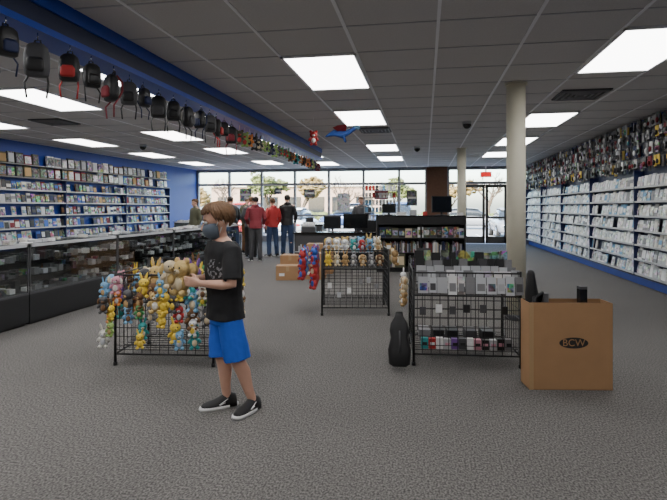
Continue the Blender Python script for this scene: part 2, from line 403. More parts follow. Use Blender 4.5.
def plush(b,c,s,c1,c2,yaw=0,ear=0,c3='black'):
    old=b.M; b.M=old@Matrix.Translation(V(c))@Matrix.Rotation(yaw,4,'Z')@Matrix.Scale(s,4)
    E=lambda c,r,m,seg=10,rg=6,rot=None: b.ell(c,r,m,rot,seg,rg)
    E((0,0,-.28),(.3,.25,.36),c1); E((0,-.16,-.28),(.19,.13,.24),c2); E((0,-.02,.25),(.33,.28,.3),c1,12,8); E((0,-.24,.17),(.14,.1,.1),c2)
    for sx in(-1,1):
        E((sx*.13,-.26,.3),(.035,.03,.045),c3,8,5); E((sx*.32,-.1,-.15),(.11,.11,.2),c1,8,6,RY(-sx*.6)); E((sx*.2,-.16,-.6),(.14,.2,.12),c1,8,6)
        if ear==0: E((sx*.24,0,.52),(.12,.06,.13),c1,8,6)
        elif ear==1: E((sx*.17,0,.68),(.08,.05,.28),c1,8,6,RY(sx*.25))
        else: E((sx*.36,0,.2),(.1,.1,.24),c2,8,6,RY(-sx*.2))
    E((0,-.33,.19),(.04,.03,.03),c3,8,5)
    b.M=old
PC=['golden','golden','yellow','yellow','yellow','yellow','cream','cream','tan','brown','grey','sky_blue','sky_blue','blue','red','green','white','white','purple','lightgrey','lime','teal','offwhite','orange','darkgrey','darkgrey','pink','brown']
def rp(b,c,s,yaw=0,pal=PC):
    c1=random.choice(pal); plush(b,c,s,c1,'yellow' if c1=='yellow' else random.choice(['cream','white','tan','offwhite','yellow','lightgrey','brown']),yaw+random.uniform(-.5,.5),1 if c1=='yellow' else random.randint(0,2))
# left rack
L1=(-2.70,4.20,0); A1=.12
rack(L1,A1,.88,.72,.80)
b=MB()
for row,z in enumerate((.70,.585,.47,.35,.25)):
    x=-.08
    while x<.98:
        if random.random()<(.9 if row<3 else .62 if row<4 else .3): rp(b,(x+random.uniform(-.03,.03),-.07+random.uniform(-.04,.02),z+random.uniform(-.03,.03)),random.uniform(.09,.16))
        x+=.112
for z in(.72,.58,.44):
    for y in(.12,.3,.48,.62): rp(b,(-.09,y,z),.13,-1.5); rp(b,(.97,y,z),.15,1.5)
for x in(.14,.32,.5,.68,.8):
    for y in(.12,.3,.48,.6): rp(b,(x+random.uniform(-.03,.03),y,.70+random.uniform(0,.07)),random.uniform(.14,.2))
b.build('plush_toys',None,L1,A1)
# middle rack
L2=(-1.31,6.59,0); A2=.16
rack(L2,A2,.86,.75,.84)
b=MB()
for xo in(-.1,-.25):
    for y in(.0,.15,.3,.45,.6):
        for z in((.78,.62,.46) if xo>-.2 else (.74,.58)): plush(b,(xo,y,z),.17,random.choice(['red','red','blue','red','sky_blue']),random.choice(['blue','cream','red']),-.9,0)
for x in(.08,.19,.3,.41,.52,.63,.74):
    rp(b,(x,-.05,.73),.12,0,['tan','cream','brown','lightgrey','offwhite','yellow','grey','darkgrey']); rp(b,(x,.2,.9),.13,0,['cream','yellow','white','teal','lightgrey','red','sky_blue'])
    rp(b,(x,.5,.9),.15,0,['cream','white','sky_blue','golden','lightgrey'])
for y in(.1,.3,.5): rp(b,(.95,y,.75),.16,1.4,['cream','tan','lightgrey','white','golden'])
for x in(.1,.22,.35,.6,.7,.5): b.box((x,-.014,random.uniform(.25,.5)),(.05,.004,.07),random.choice(['white','lightgrey','grey']))
b.build('plush_toys',None,L2,A2)
# right rack
L3=(-.10,4.66,0); A3=.075; W3=.92
rack(L3,A3,W3,.72,.82,.2)
b=MB()
x=.04
while x<W3-.03:
    w=random.uniform(.06,.09)
    for (y,z,h,pal) in ((-.022,.715,.15,['bag_clear','grey','lightgrey','white','bag_clear','cover_pale']),(.1,.75,.16,['bag_clear','cover_pale','lightgrey','white','grey']),(.24,.77,.17,['bag_clear','cover_pale','grey','lightgrey']),(.4,.80,.2,['black','darkgrey','cover_dark','grey']),(.58,.84,.24,['black','darkgrey','black','cover_dark','cover_art'])):
        h*=random.uniform(.85,1.1); c=random.choice(pal); b.box((x+w/2,y,z),(w,.02 if y<.3 else .05,h),c,RX(-.1))
        b.box((x+w/2,y-(.013 if y<.3 else .028),z-h*.1),(w*.75,.006,h*.45),random.choice(['grey','darkgrey','tan','cover_art','lightgrey','cover_dark','navy'] if y<.3 else ['black','darkgrey','cover_art']),RX(-.1))
    x+=w+.008
b.build('packaged_accessories',None,L3,A3)
b=MB()
x=.1
for c in ['teal','red','white','lightgrey','purple','darkgrey','white','pink','black','lightgrey','black','grey']:
    w=.058; h=random.uniform(.085,.105); b.box((x,.05,.143+h/2),(w,.06,h),c); b.box((x,.018,.143+h*.5),(w*.7,.004,h*.3),random.choice(['white','black','pink'])); x+=.066
for x in(.12,.25,.38,.55,.7): b.box((x,.4,.143+.05),(.1,.2,.1),random.choice(['darkgrey','black','grey']))
for x in(.08,.22,.34,.46,.6,.78): b.box((x,-.012,.50+random.uniform(-.02,.02)),(.055,.004,.07),random.choice(['white','darkgrey','black']))
b.build('boxed_figures',None,L3,A3)
b=MB()
for (y,z) in((.0,.72),(.18,.7),(.36,.72),(.1,.58),(.3,.57)): rp(b,(-.075,y,z),.11,-1.2,['white','cream','tan','brown','lightgrey'])
b.build('plush_toys',None,L3,A3)
# guitar gig bag leaning on rack
b=MB(); e=V((0,.2,.98)).normalized(); fr=V((0,-.98,.2)).normalized()
base=V((0,0,.03)); rr=[(0,.06,.03),(.02,.09,.045),(.14,.10,.05),(.24,.075,.045),(.30,.085,.045),(.36,.075,.04),(.42,.04,.03),(.46,.03,.025)]
b.loft([ring(base+e*t,X3,fr,a,c,16,.6) for t,a,c in rr],'black')
b.tube([base+e*.12+fr*.05,base+e*.2+fr*.08,base+e*.3+fr*.05],.008,'darkgrey',6)
b.build('instrument_gig_bag',None,(-.215,4.5,0),.1)
# ---------------------------------------------------------------- cardboard box
e=empty('cardboard_box',(1.085,4.33,0),.15)
b=MB(); W,D,H,t=.63,.2,.665,.006
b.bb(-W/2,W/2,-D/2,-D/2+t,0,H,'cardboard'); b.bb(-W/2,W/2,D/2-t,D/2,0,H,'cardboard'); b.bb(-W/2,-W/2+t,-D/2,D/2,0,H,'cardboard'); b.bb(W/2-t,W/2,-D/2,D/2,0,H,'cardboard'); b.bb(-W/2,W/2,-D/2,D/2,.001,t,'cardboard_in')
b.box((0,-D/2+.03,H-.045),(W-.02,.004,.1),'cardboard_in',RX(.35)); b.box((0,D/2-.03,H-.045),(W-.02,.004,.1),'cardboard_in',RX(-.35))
b.bb(-W/2-.001,-W/2+.03,-D/2-.0012,-D/2,0,H,'cardboard_tape')
b.build('carton',e,bevel=.002)
b=MB(); vs=[V((.02+.11*math.cos(a),-D/2-.0015,.36+.042*math.sin(a))) for a in [2*math.pi*k/32 for k in range(32)]]
b.add(vs,[tuple(range(32))],'black'); b.build('printed_oval',e)
fc=bpy.data.curves.new('printed_letters','FONT'); fc.body='BCW'; fc.size=.075; fc.align_x='CENTER'; fc.align_y='CENTER'; fc.extrude=.0005
fo=bpy.data.objects.new('printed_letters',fc); bpy.context.collection.objects.link(fo); fo.parent=e; fo.location=(.02,-D/2-.003,.36); fo.rotation_euler=(math.pi/2,0,0); fc.materials.append(MATS['cardboard'])
b=MB(); b.tube([(-.25,.02,.01),(-.26,.01,.72),(-.27,0,.88)],[.045,.05,.03],'black',12,round_=True); b.tube([(-.16,.02,.01),(-.16,.02,.72)],.035,'darkgrey',12)
b.tube([(-.28,-.05,.4),(-.26,-.05,.70),(-.2,-.04,.73),(-.2,.0,.66)],.018,'black',8); b.bb(.1,.155,-.03,.03,.01,.76,'blackgloss'); b.bb(.1,.155,-.03,.03,.76,.78,'darkgrey'); b.bb(-.1,.05,-.04,.05,.01,.6,'darkgrey')
b.build('packed_contents',e)
# ---------------------------------------------------------------- bookcase + counter
def bookcase(name,loc,rz,W,D,H,levels,pal):
    e=empty(name,loc,rz); b=MB(); t=.03
    b.bb(0,t,0,D,0,H,'black'); b.bb(W-t,W,0,D,0,H,'black'); b.bb(0,W,D-.02,D,0,H,'black'); b.bb(0,W,0,D,H-t,H,'blackgloss'); b.bb(0,W,.02,D,0,.08,'black')
    b.bb(W/2-t/2,W/2+t/2,0,D,0,H,'black')
    for z in levels: b.bb(0,W,0,D,z-t,z,'black')
    b.bb(0,W,0,.03,H-.2,H,'black')
    b.build('carcass',e,bevel=.003); b=MB()
    for z in levels:
        x=t+.02
        while x<W-t-.03:
            if abs(x-W/2)<.04: x+=.03; continue
            if z>.6:
                w=random.uniform(.11,.15); h=random.uniform(.19,.25); b.box((x+w/2,.06,z+h/2),(w-.008,.02,h),random.choice(pal),RX(-.1)); b.box((x+w/2,.045,z+h*.5),(w*.75,.004,h*.5),random.choice(['cover_art','cover_pale','cover_dark','cover_art']),RX(-.1)); x+=w; continue
            w=random.choice([.015,.02,.03,.014]); h=random.uniform(.15,.25)
            if random.random()<.93: b.bb(x,x+w-.002,.06,.24,z,z+h,random.choice(pal))
            x+=w
            if random.random()<.02: x+=.1
    b.build('media_spines',e); return e
spn=['cover_dark','white','grey','darkgrey','navy','cover_art','lightgrey','maroon','black','black','olive','cream','darkgrey','brown','lightgrey','cover_dark','cover_art']
e=bookcase('media_bookcase',(-1.02,11.2,0),.14,1.9,.4,1.22,[.1,.42,.74],spn)
b=MB()
for x,z,w,h,c in((1.0,.1,.3,.42,'darkgrey'),(1.35,.12,.2,.3,'lightgrey'),(.5,.1,.2,.3,'olive'),(.25,.42,.12,.2,'tan')): b.box((x,-.04,z+h/2),(w,.02,h),c,RX(-.08)); b.box((x,-.052,z+h/2),(w*.75,.01,h*.6),random.choice(['cream','grey','maroon','white']),RX(-.08))
b.build('leaning_poster_frames',e)
def monitor(loc,rz,w,h,lift=.1):
    b=MB(); b.box((0,0,lift+h/2),(w,.04,h),'black'); b.box((0,-.022,lift+h/2),(w-.03,.004,h-.03),'screen'); b.tube([(0,.03,.015),(0,.03,lift+.1)],.025,'black',10)
    b.loft([ring((0,.02,z),X3,Y3,w*.3*k,.1*k,20) for z,k in((0,1),(.01,1),(.018,.5))],'black'); return b.build('computer_monitor',None,loc,rz,bevel=.004)
monitor((.36,11.62,1.22),.14,.44,.36,.06); monitor((-.78,11.45,1.22),.14,.3,.2,.05)
b=MB()
for (x,w,h,c) in((-.5,.2,.07,'white'),(-.25,.15,.12,'lightgrey'),(.0,.1,.08,'red'),(.75,.12,.06,'white')): b.box((x,11.4+x*.14,1.22+h/2),(w,.12,h),c)
b.build('counter_supplies')
# checkout counters
e=empty('checkout_counter',(-3.05,12.0,0),.12)
b=MB(); b.bb(0,1.9,0,.6,.02,.76,'black'); b.bb(-.03,1.93,-.03,.63,.76,.80,'blackgloss'); b.bb(.02,1.88,-.01,0,.3,.72,'darkgrey'); b.build('cabinet',e,bevel=.004)
b=MB()
for k in range(40):
    x=.05+.045*k; b.bb(x,x+.035,-.03,-.011,.35,.35+random.uniform(.1,.18),random.choice(mix))
b.bb(.02,1.88,-.05,0,.33,.35,'lightgrey'); b.build('front_merchandise',e)
e=empty('checkout_counter',(-3.2,13.3,0),.12); b=MB(); b.bb(0,.55,0,1.8,.02,.91,'darkgrey'); b.bb(-.02,.57,-.02,1.82,.91,.95,'blackgloss'); b.bb(.56,.575,.1,1.7,.2,.7,'grey'); b.build('cabinet',e,bevel=.004)
monitor((-1.65,12.45,.80),.2,.6,.36,.08); monitor((-2.2,12.35,.80),.0,.42,.3,.08)
b=MB(); b.bb(-.17,.17,-.17,.17,0,.12,'darkgrey'); b.box((0,-.05,.17),(.3,.22,.05),'lightgrey',RX(.4)); b.box((0,.12,.27),(.2,.03,.12),'black')
for i in range(5):
    for j in range(3): b.box((-.11+.055*i,-.11+.05*j,.175+.02*j),(.04,.035,.02),'white',RX(.4))
b.build('cash_register',None,(-2.78,12.35,.80),.1,bevel=.004)
# card display stand
e=empty('card_display_stand',(-1.55,13.4,0),.1)
b=MB(); b.bb(-.05,.95,-.05,.45,0,1.05,'black')
for x in(0,.88): b.tube([(x,.3,1.05),(x,.3,2.0)],.012,'lightgrey',8)
for k in range(5): b.bb(0,.88,.1,.32,1.06+.19*k,1.07+.19*k,'lightgrey')
b.build('stand_frame',e); b=MB()
for k in range(5):
    x=.06
    while x<.85: b.box((x,.18,1.07+.19*k+.07),(.07,.03,.13),random.choice(['white','white','lightgrey','offwhite','red','sky_blue','white','darkgrey']),RX(-.15)); x+=.09
b.build('greeting_cards',e)
# cartons
def carton(loc,rz,w,d,h,mat='cardboard'):
    b=MB(); b.bb(-w/2,w/2,-d/2,d/2,0,h,mat); b.bb(-w/2-.001,w/2+.001,-.03,.03,h,h+.002,'cardboard_tape'); b.bb(-.03,.03,-d/2-.002,-d/2,h-.1,h,'cardboard_tape'); b.bb(-w/2+.06,-w/2+.16,-d/2-.002,-d/2,h*.3,h*.5,'white'); b.build('shipping_carton',None,loc,rz,bevel=.004)
carton((-2.62,9.8,0),.2,.44,.36,.27); carton((-2.12,10.0,0),.1,.4,.35,.3); carton((-2.12,9.98,.302),.12,.42,.33,.2); carton((-2.7,10.4,0),.05,.4,.4,.42)
carton((-2.2,10.9,0),.1,.55,.4,.62)
# ---------------------------------------------------------------- hanging things on beam
def backpack(loc,rz,c1,c2,s):
    b=MB(); b.M=Matrix.Scale(s,4)
    b.loft([ring((0,0,z),X3,Y3,a,d,20,.55) for z,a,d in((-.42,.10,.05),(-.40,.13,.07),(-.3,.145,.085),(-.15,.14,.08),(-.06,.12,.07),(-.02,.08,.045),(-.005,.03,.02))],c1)
    b.loft([ring((0,-.09,z),X3,Y3,a,d,16,.55) for z,a,d in((-.37,.08,.02),(-.35,.1,.035),(-.24,.1,.035),(-.2,.07,.02))],c2)
    b.tube([(-.04,.04,-.03),(-.03,.05,.04),(.03,.05,.04),(.04,.04,-.03)],.012,c1,6)
    for sx in(-1,1): b.tube([(sx*.06,.05,-.03),(sx*.09,.13,-.12),(sx*.1,.13,-.26),(sx*.1,.07,-.38)],[.024,.022,.018,.014],c2 if c2!='black' else c1,6); b.tube([(sx*.1,.07,-.38),(sx*.13,-.02,-.5),(sx*.11,-.01,-.68)],.013,c2,5)
    b.tube([(0,.05,.04),(0,.04,.08),(0,.04,.13)],.008,'chrome',6)
    b.build('backpack',None,loc,rz)
cols=[('black','black'),('black','darkgrey'),('black','navy'),('darkgrey','black'),('black','red'),('black','black'),('black','maroon'),('darkgrey','black'),('black','navy'),('black','darkgrey')]
for k in range(17):
    c=cols[k%10]; s=random.uniform(.46,.62); backpack((-2.74+random.uniform(-.04,.04),2.4+.30*k,2.655-.132*s),random.uniform(-1.2,1.2)+.6,c[0],c[1],s)
b=MB()
for k in range(26):
    y=7.6+.235*k; c=random.choice(['green','lime','red','black','navy','orange','brown','olive','darkgrey','maroon','teal','black']); s=random.uniform(.12,.19)
    b.tube([(-2.8,y,2.55),(-2.8,y,2.654)],.004,'lightgrey',5); plush(b,(-2.8,y,2.57-.55*s),s,c,random.choice(['cream','grey','red','black','darkgrey']),.3,random.randint(0,2))
b.build('hanging_plush_toys')
# hanging dragon toy
b=MB(); c=V((-1.23,7.6,2.47))
b.tube([c+V((-.22,0,-.02)),c+V((-.1,0,.03)),c+V((.03,0,.0)),c+V((.12,0,.03)),c+V((.21,0,.09))],[.012,.05,.06,.035,.03],'blue',10,round_=True)
b.ell(c+V((.24,0,.1)),(.06,.035,.035),'sky_blue'); 
for sy in(-1,1):
    b.add([c+V((-.03,0,.04)),c+V((.08,0,.04)),c+V((.12,sy*.2,.12)),c+V((0,sy*.26,.1)),c+V((-.09,sy*.18,.08)),c+V((.0,sy*.26,.115))],[(0,1,2,3),(0,3,4)],'sky_blue' if sy>0 else 'red')
    b.tube([c+V((.05,sy*.03,-.03)),c+V((.07,sy*.05,-.11))],[.02,.012],'blue',6)
b.tube([c+V((0,0,.05)),V((c.x,c.y,ZC))],.002,'lightgrey',4); b.build('hanging_dragon_toy')
b=MB(); b.tube([(-1.9,8.8,2.7),(-1.9,8.8,ZC)],.003,'lightgrey',4); plush(b,(-1.9,8.8,2.6),.2,'red','white',.2,0); b.build('hanging_plush_toys')

# ---------------------------------------------------------------- people
def hand(b,M,side,curl,s,mat='skin'):
    old=b.M; b.M=old@M@Matrix.Scale(s,4)
    b.loft([ring((0,y,0),X3,Z3,a,c,12,.8) for y,a,c in((-.02,.026,.02),(0,.027,.019),(.03,.036,.018),(.06,.041,.016),(.088,.039,.012))],mat)
    for bx,L in zip((.031,.0105,-.0105,-.031),(.068,.078,.073,.058)):
        bx*=side; p=V((bx,.078,0)); pts=[p.copy()]; a=curl*.35
        for sl in(.45,.32,.26):
            p=p+V((bx*.12,math.cos(a),-math.sin(a)))*L*sl*1.05; pts.append(p.copy()); a+=curl
        b.tube(pts,[.0092,.0088,.0078,.0062],mat,8,round_=True)
    p=V((side*.024,.015,-.006)); b.tube([p,p+V((side*.026,.028,-.008)),p+V((side*.034,.055,-.022*curl)),p+V((side*.028,.078,-.04*curl))],[.013,.012,.0095,.0075],mat,8,round_=True)
    b.M=old
def frameM(o,d,n):
    d=V(d).normalized(); n=V(n); n=(n-d*n.dot(d)).normalized(); x=d.cross(n)
    m=Matrix((x,d,n)).transposed().to_4x4(); m.translation=V(o); return m
def headM(o,fwd,s):
    f=V(fwd).normalized(); r=f.cross(Z3).normalized(); u=r.cross(f)
    m=Matrix((r,f,u)).transposed().to_4x4(); m.translation=V(o); return m@Matrix.Scale(s,4)
def person(name,loc,rz,J,s,f,k,upper,upmat,lower,lowmat,head,hs,hair,hands,voxel,mask=False,cap=None,shoe='black'):
    e=empty(name,loc,rz); s=V(s);f=V(f)
    g={a:V(c) for a,c in J.items()}
    T=[g['pelvis']-Z3*.07*k,g['pelvis'],g['waist'],g['chest'],g['upper'],g['neckb'],g['neckb']+Z3*.03*k]
    def torso(b,mat,off,i0=0,i1=7,hem=0,flare=0):
        wd=[(.12,.095),(.15,.108),(.132,.098),(.155,.11),(.165,.1),(.1,.075),(.056,.054)]
        rings=[]
        for i in range(i0,i1): rings.append(ring(T[i],s,f,(wd[i][0]*k+off),(wd[i][1]*k+off),24,.9))
        if hem: rings.insert(0,ring(T[i0]-Z3*hem,s,f,wd[i0][0]*k+off+flare,wd[i0][1]*k+off+flare,24,.9))
        b.loft(rings,mat)
    # body
    b=MB(); torso(b,'skin',0)
    b.tube([g['neckb']-Z3*.03*k,g['neckb']+(head-g['neckb'])*.35,head-Z3*.02],[.062*k,.052*k,.05*k],'skin',14)
    for q in'LR':
        h,kn,an,toe=g['hip'+q],g['knee'+q],g['ank'+q],g['toe'+q]
        calf=kn.lerp(an,.3)-f*.012*k
        b.tube([h+Z3*.03,h,h.lerp(kn,.5),h.lerp(kn,.85),kn,calf,kn.lerp(an,.7),an,an-Z3*.03*k],[x*k for x in(.08,.088,.078,.06,.056,.058,.042,.035,.034)],'skin',14,round_=True)
        tz=toe.copy(); tz.z=.035*k; mid=an.lerp(tz,.5); mid.z=.042*k
        b.tube([an-Z3*.035*k,mid,an.lerp(tz,.9)-Z3*.0],[.03*k,.024*k,.012*k],'skin',10,round_=True)
        sh,el,wr=g['sh'+q],g['el'+q],g['wr'+q]
        b.tube([sh.lerp(g['neckb'],.3),sh,sh.lerp(el,.4),el,el.lerp(wr,.3),el.lerp(wr,.7),wr],[x*k for x in(.05,.055,.046,.039,.04,.032,.025)],'skin',12,round_=True)
        d,n,sd,cu,hsz=hands[q]; hand(b,frameM(wr+V(d).normalized()*.015,d,n),sd,cu,hsz)
    HM=g_head
    b.M=HM
    b.ell((0,-.005,.03),(.075,.093,.085),'skin',seg=20,rg=14); b.ell((0,.018,-.035),(.059,.07,.078),'skin',seg=18,rg=12); b.ell((0,.05,-.085),(.03,.028,.022),'skin')
    b.tube([(0,.083,.012),(0,.097,-.01),(0,.106,-.028)],[.007,.010,.014],'skin',8,round_=True); b.ell((0,.072,-.07),(.03,.018,.02),'skin')
    for sx in(-1,1): b.ell((sx*.076,-.008,-.008),(.012,.02,.032),'skin',RZ(sx*.3)); b.ell((sx*.035,.062,-.02),(.022,.02,.02),'skin')
    b.M=Matrix.Identity(4)
    b.build('body',e,remesh=voxel,smooth_it=3)
    # face features
    b=MB(); b.M=HM
    for sx in(-1,1):
        b.ell((sx*.03,.08,.008),(.014,.012,.0095),'eye'); b.ell((sx*.03,.0895,.008),(.006,.005,.0065),'hair_dark')
        b.tube([(sx*.045,.078,.026),(sx*.03,.088,.031),(sx*.014,.089,.027)],[.003,.0045,.003],hair,6)
    b.ell((0,.0885,-.064),(.021,.009,.0045),'lips'); b.ell((0,.0875,-.071),(.018,.009,.0055),'lips')
    b.build('face_features',e)
    if mask:
        b=MB(); b.M=HM
        rg=[]
        for i,(z,a,y) in enumerate(((.0,.05,.085),(-.005,.062,.098),(-.03,.068,.112),(-.06,.064,.108),(-.09,.05,.092),(-.112,.032,.066))):
            rg.append([V((a*math.sin(t),.015+(y-.015)*math.cos(t)**.8 if math.cos(t)>0 else .015,z)) for t in [math.pi*(-.5+j/14) for j in range(15)]])
        vs=[p for r in rg for p in r]; fs=[(i*15+j,i*15+j+1,(i+1)*15+j+1,(i+1)*15+j) for i in range(5) for j in range(14)]
        b.add(vs,fs,'mask_cloth',True)
        for sx in(-1,1): b.tube([(sx*.065,.02,-.02),(sx*.082,-.005,.02),(sx*.084,-.028,.0),(sx*.066,.012,-.075)],.002,'white',5)
        o=b.build('face_mask',e); so=o.modifiers.new('thick','SOLIDIFY'); so.thickness=.002
    b=MB(); b.M=HM
    if cap:
        b.ell((0,-.012,.045),(.086,.104,.09),cap,seg=20,rg=12); b.loft([ring((0,.085,z),X3,Y3,.07,.07,18) for z in(.045,.053)],cap)
    else: b.ell((0,-.02,.042),(.08,.09,.084),hair,seg=20,rg=12)
    rnd=random.Random(3); thick=1.05 if mask else 1.0
    for lay in range(3):
        for j in range(36):
            ph=2*math.pi*(j+rnd.random()*.7)/36
            c=math.cos(ph); tm=(68 if c>.6 else 68+(.6-c)/1.6*(74 if mask else 56))*(1 if lay<2 else .85)+rnd.uniform(-8,6)
            if mask and -.35<c<.35: tm+=14
            if cap: 
                if c>.3: continue
            pts=[];rad=[]
            swirl=.35+rnd.uniform(-.15,.15)
            for i in range(7):
                t=i/6; th=math.radians(8+(tm-8)*t); p2=ph+swirl*(1-t)*.8
                ex=thick*(1+.012*lay+(.03*t*t if lay<2 else .05*t))
                pts.append(V((0,-.01,.03))+V((.080*ex*math.sin(th)*math.sin(p2),.101*ex*math.sin(th)*math.cos(p2),.09*ex*math.cos(th)))); rad.append((.006+.0085*math.sin(math.pi*min(1,t*.9+.1)))*(1 if t<1 else .4))
            b.tube(pts,rad,hair,6)
    b.build('hair',e)
    # upper garment
    b=MB(); off=(.030 if upper=='tshirt' else .028)*k
    torso(b,upmat,off,1,6,hem=(.055 if upper=='tshirt' else .07)*k,flare=.006)
    b.loft([ring(g['neckb']-Z3*.02*k,s,f,.09*k,.075*k,20),ring(g['neckb']+Z3*(.008 if upper=='tshirt' else .04)*k,s,f,.066*k,.064*k,20)],upmat)
    for q in'LR':
        sh,el,wr=g['sh'+q],g['el'+q],g['wr'+q]
        if upper=='tshirt':
            b.tube([sh.lerp(g['neckb'],.5),sh-Z3*.01*k,sh.lerp(el,.35),sh.lerp(el,.85)],[.055*k,.068*k,.072*k,.075*k],upmat,16)
        else:
            b.tube([sh.lerp(g['neckb'],.6)-Z3*.01*k,sh-Z3*.015*k,sh.lerp(el,.4),el,el.lerp(wr,.5),wr],[x*k for x in(.05,.068,.066,.056,.052,.043)],upmat,14)
    if upper=='hood': b.tube([g['neckb']+Z3*.02-f*.05*k-s*.07*k,g['neckb']+Z3*.01-f*.1*k,g['neckb']+Z3*.02-f*.05*k+s*.07*k],[.03*k,.05*k,.03*k],upmat,10,round_=True)
    b.build('upper_garment',e,remesh=voxel*1.1,smooth_it=5,fold=.018*k)
    b=MB(); o2=.02*k
    b.loft([ring(T[0]-Z3*.02,s,f,.13*k+o2,.1*k+o2,24,.9),ring(T[1],s,f,.15*k+o2*.6,.1*k+o2*.6,24,.9),ring(T[1].lerp(T[2],.6),s,f,.135*k+.008,.09*k+.01,24,.9)],lowmat)
    for q in'LR':
        h,kn,an=g['hip'+q],g['knee'+q],g['ank'+q]
        if lower=='shorts': b.tube([h+Z3*.02,h.lerp(kn,.3),h.lerp(kn,.65),h.lerp(kn,.98)],[.095*k,.102*k,.104*k,.106*k],lowmat,18)
        else: b.tube([h+Z3*.02,h.lerp(kn,.4),kn,kn.lerp(an,.5),an-Z3*.02*k],[x*k for x in(.1,.095,.075,.068,.062)],lowmat,16)
    b.build('lower_garment',e,remesh=voxel*1.1,smooth_it=2,fold=.014*k)
    # shoes
    for q in'LR':
        an,toe=g['ank'+q],g['toe'+q]; d=V((toe.x-an.x,toe.y-an.y,0)).normalized(); w=V((-d.y,d.x,0)); o=V((an.x,an.y,0))
        b=MB(); L=[(-.075,.022,.05),(-.068,.036,.082),(-.02,.043,.10),(.025,.043,.09),(.06,.044,.07),(.10,.047,.055),(.14,.045,.045),(.175,.032,.032),(.19,.015,.02)]
        rg=[]
        for t,a,h in L:
            c=o+d*t*k*1.08; rg.append([c+w*a*k*1.1*math.cos(u)+Z3*(.022*k+max(0,math.sin(u))*h*k-(.0 if math.sin(u)>0 else .012*k)) for u in [2*math.pi*i/14 for i in range(14)]])
        b.loft(rg,shoe)
        b.build('shoe_upper',e)
        b=MB(); out=[]
        for z,gk in((0.0,1.0),(.012,1.06),(.028,1.03)):
            r=[]
            for i in range(24):
                u=2*math.pi*i/24; x=math.cos(u); r.append(o+d*k*1.08*(.058+.142*math.copysign(abs(x)**.8,x)*gk)+w*k*(.046+.006*x)*1.1*gk*math.copysign(abs(math.sin(u))**.8,math.sin(u))+Z3*z*k)
            out.append(r)
        b.loft(out,'rubber_white')
        for sd in(-1,1): b.tube([o+d*.02*k+w*sd*.045*k+Z3*.05*k,o+d*.07*k+w*sd*.05*k+Z3*.04*k,o+d*.0*k+w*sd*.045*k+Z3*.08*k],[.003,.006,.002],'rubber_white',5)
        b.build('shoe_sole',e)
    return e
# --- boy (local frame: x right, y away)
ff=V((-.8,-.6,0)).normalized(); ss=V((.6,-.8,0)).normalized()
J=dict(pelvis=(-.045,0,.685),waist=(-.05,0,.81),chest=(-.055,0,.97),upper=(-.06,0,1.095),neckb=(-.068,-.003,1.165),
 hipL=(.0,-.06,.63),hipR=(-.08,.055,.63),kneeL=(.055,-.075,.36),kneeR=(-.07,.02,.36),ankL=(.142,-.02,.085),ankR=(-.045,.05,.085),toeL=(.075,-.14,.03),toeR=(-.19,-.02,.03),
 shL=(.022,-.12,1.108),shR=(-.15,.10,1.108),elL=(.035,-.18,.885),elR=(-.13,.17,.885),wrL=(-.165,-.17,.895),wrR=(-.27,.045,.9))
hd=V((-.095,-.02,1.302)); g_head=headM(hd,(-.9,-.36,-.22),1.03)
hands=dict(L=((-1,.12,.12),(-.05,-1,-.1),1,.5,.85),R=((-1,-.1,.15),(0,1,-.1),-1,.5,.85))
BP=(-1.316,3.42,0); BR=.174
person('boy',BP,BR,J,ss,ff,.86,'tshirt','shirt_black','shorts','shorts_blue',hd,.93,'hair_brown',hands,.0055,mask=True,shoe='black')
b=MB(); plush(b,(-.325,-.065,.935),.19,'golden','cream',-.5,0); plush(b,(-.41,-.06,.955),.15,'cream','golden',.6,2); b.ell((-.27,-.03,.97),(.05,.04,.045),'golden'); b.build('plush_toy',None,BP,BR)
# --- adults
def adult(name,x,y,face,H,upmat,lowmat,hair,cap=None,style='jacket',lean=0,armf=.0,seedv=0):
    global g_head
    k=H/1.75; rn=random.Random(seedv); f=Y3; s=V((-1,0,0)); a=rn.uniform(.02,.08)
    P=lambda x,y,z:(x*k,y*k+lean*max(0,z-.9)*k,z*k)
    J=dict(pelvis=P(0,0,.96),waist=P(0,0,1.10),chest=P(0,.0,1.28),upper=P(0,-.01,1.42),neckb=P(0,-.01,1.49),
      hipL=P(-.09,0,.9),hipR=P(.09,0,.9),kneeL=P(-.11,.03,.5),kneeR=P(.11,.03-a,.5),ankL=P(-.12,0,.085),ankR=P(.12,-a,.085),toeL=P(-.16,.16,.03),toeR=P(.15,.16-a,.03),
      shL=P(-.18,-.01,1.42),shR=P(.18,-.01,1.42),elL=P(-.25,-.02+armf*.3,1.16),elR=P(.25,-.03+armf*.3,1.16),wrL=P(-.2,.05+armf,.95+armf*.5),wrR=P(.22,.04+armf,.95+armf*.5))
    hd=V(P(0,.02,1.635)); g_head=headM(hd,(rn.uniform(-.4,.4),1,-.15-lean*.5),.98*k)
    hs=dict(L=((.1,.2+armf*2,-1),(-1,0,-.1),-1,.35,.95*k),R=((-.1,.2+armf*2,-1),(1,0,-.1),1,.35,.95*k))
    return person(name,(x,y,0),face,J,s,f,k,style,upmat,'trousers',lowmat,hd,1,hair,hs,.0085,cap=cap)
adult('man_in_olive_coat',-6.3,13.6,2.6,1.62,'olive','darkgrey','hair_brown',seedv=1)
adult('man_in_black_jacket',-5.25,13.7,.9,1.68,'black','denim','hair_dark',seedv=2,lean=.15,armf=.1)
adult('man_in_brown_coat',-5.3,15.0,-.4,1.72,'olive','brown','hair_grey',cap='tan',seedv=3)
adult('man_in_red_jacket',-4.35,13.0,.35,1.66,'maroon','darkgrey','hair_dark',cap='darkgrey',style='hood',seedv=4,lean=.12,armf=.12)
adult('man_in_red_hoodie',-4.25,14.2,.9,1.64,'red','denim','hair_brown',style='hood',seedv=5)
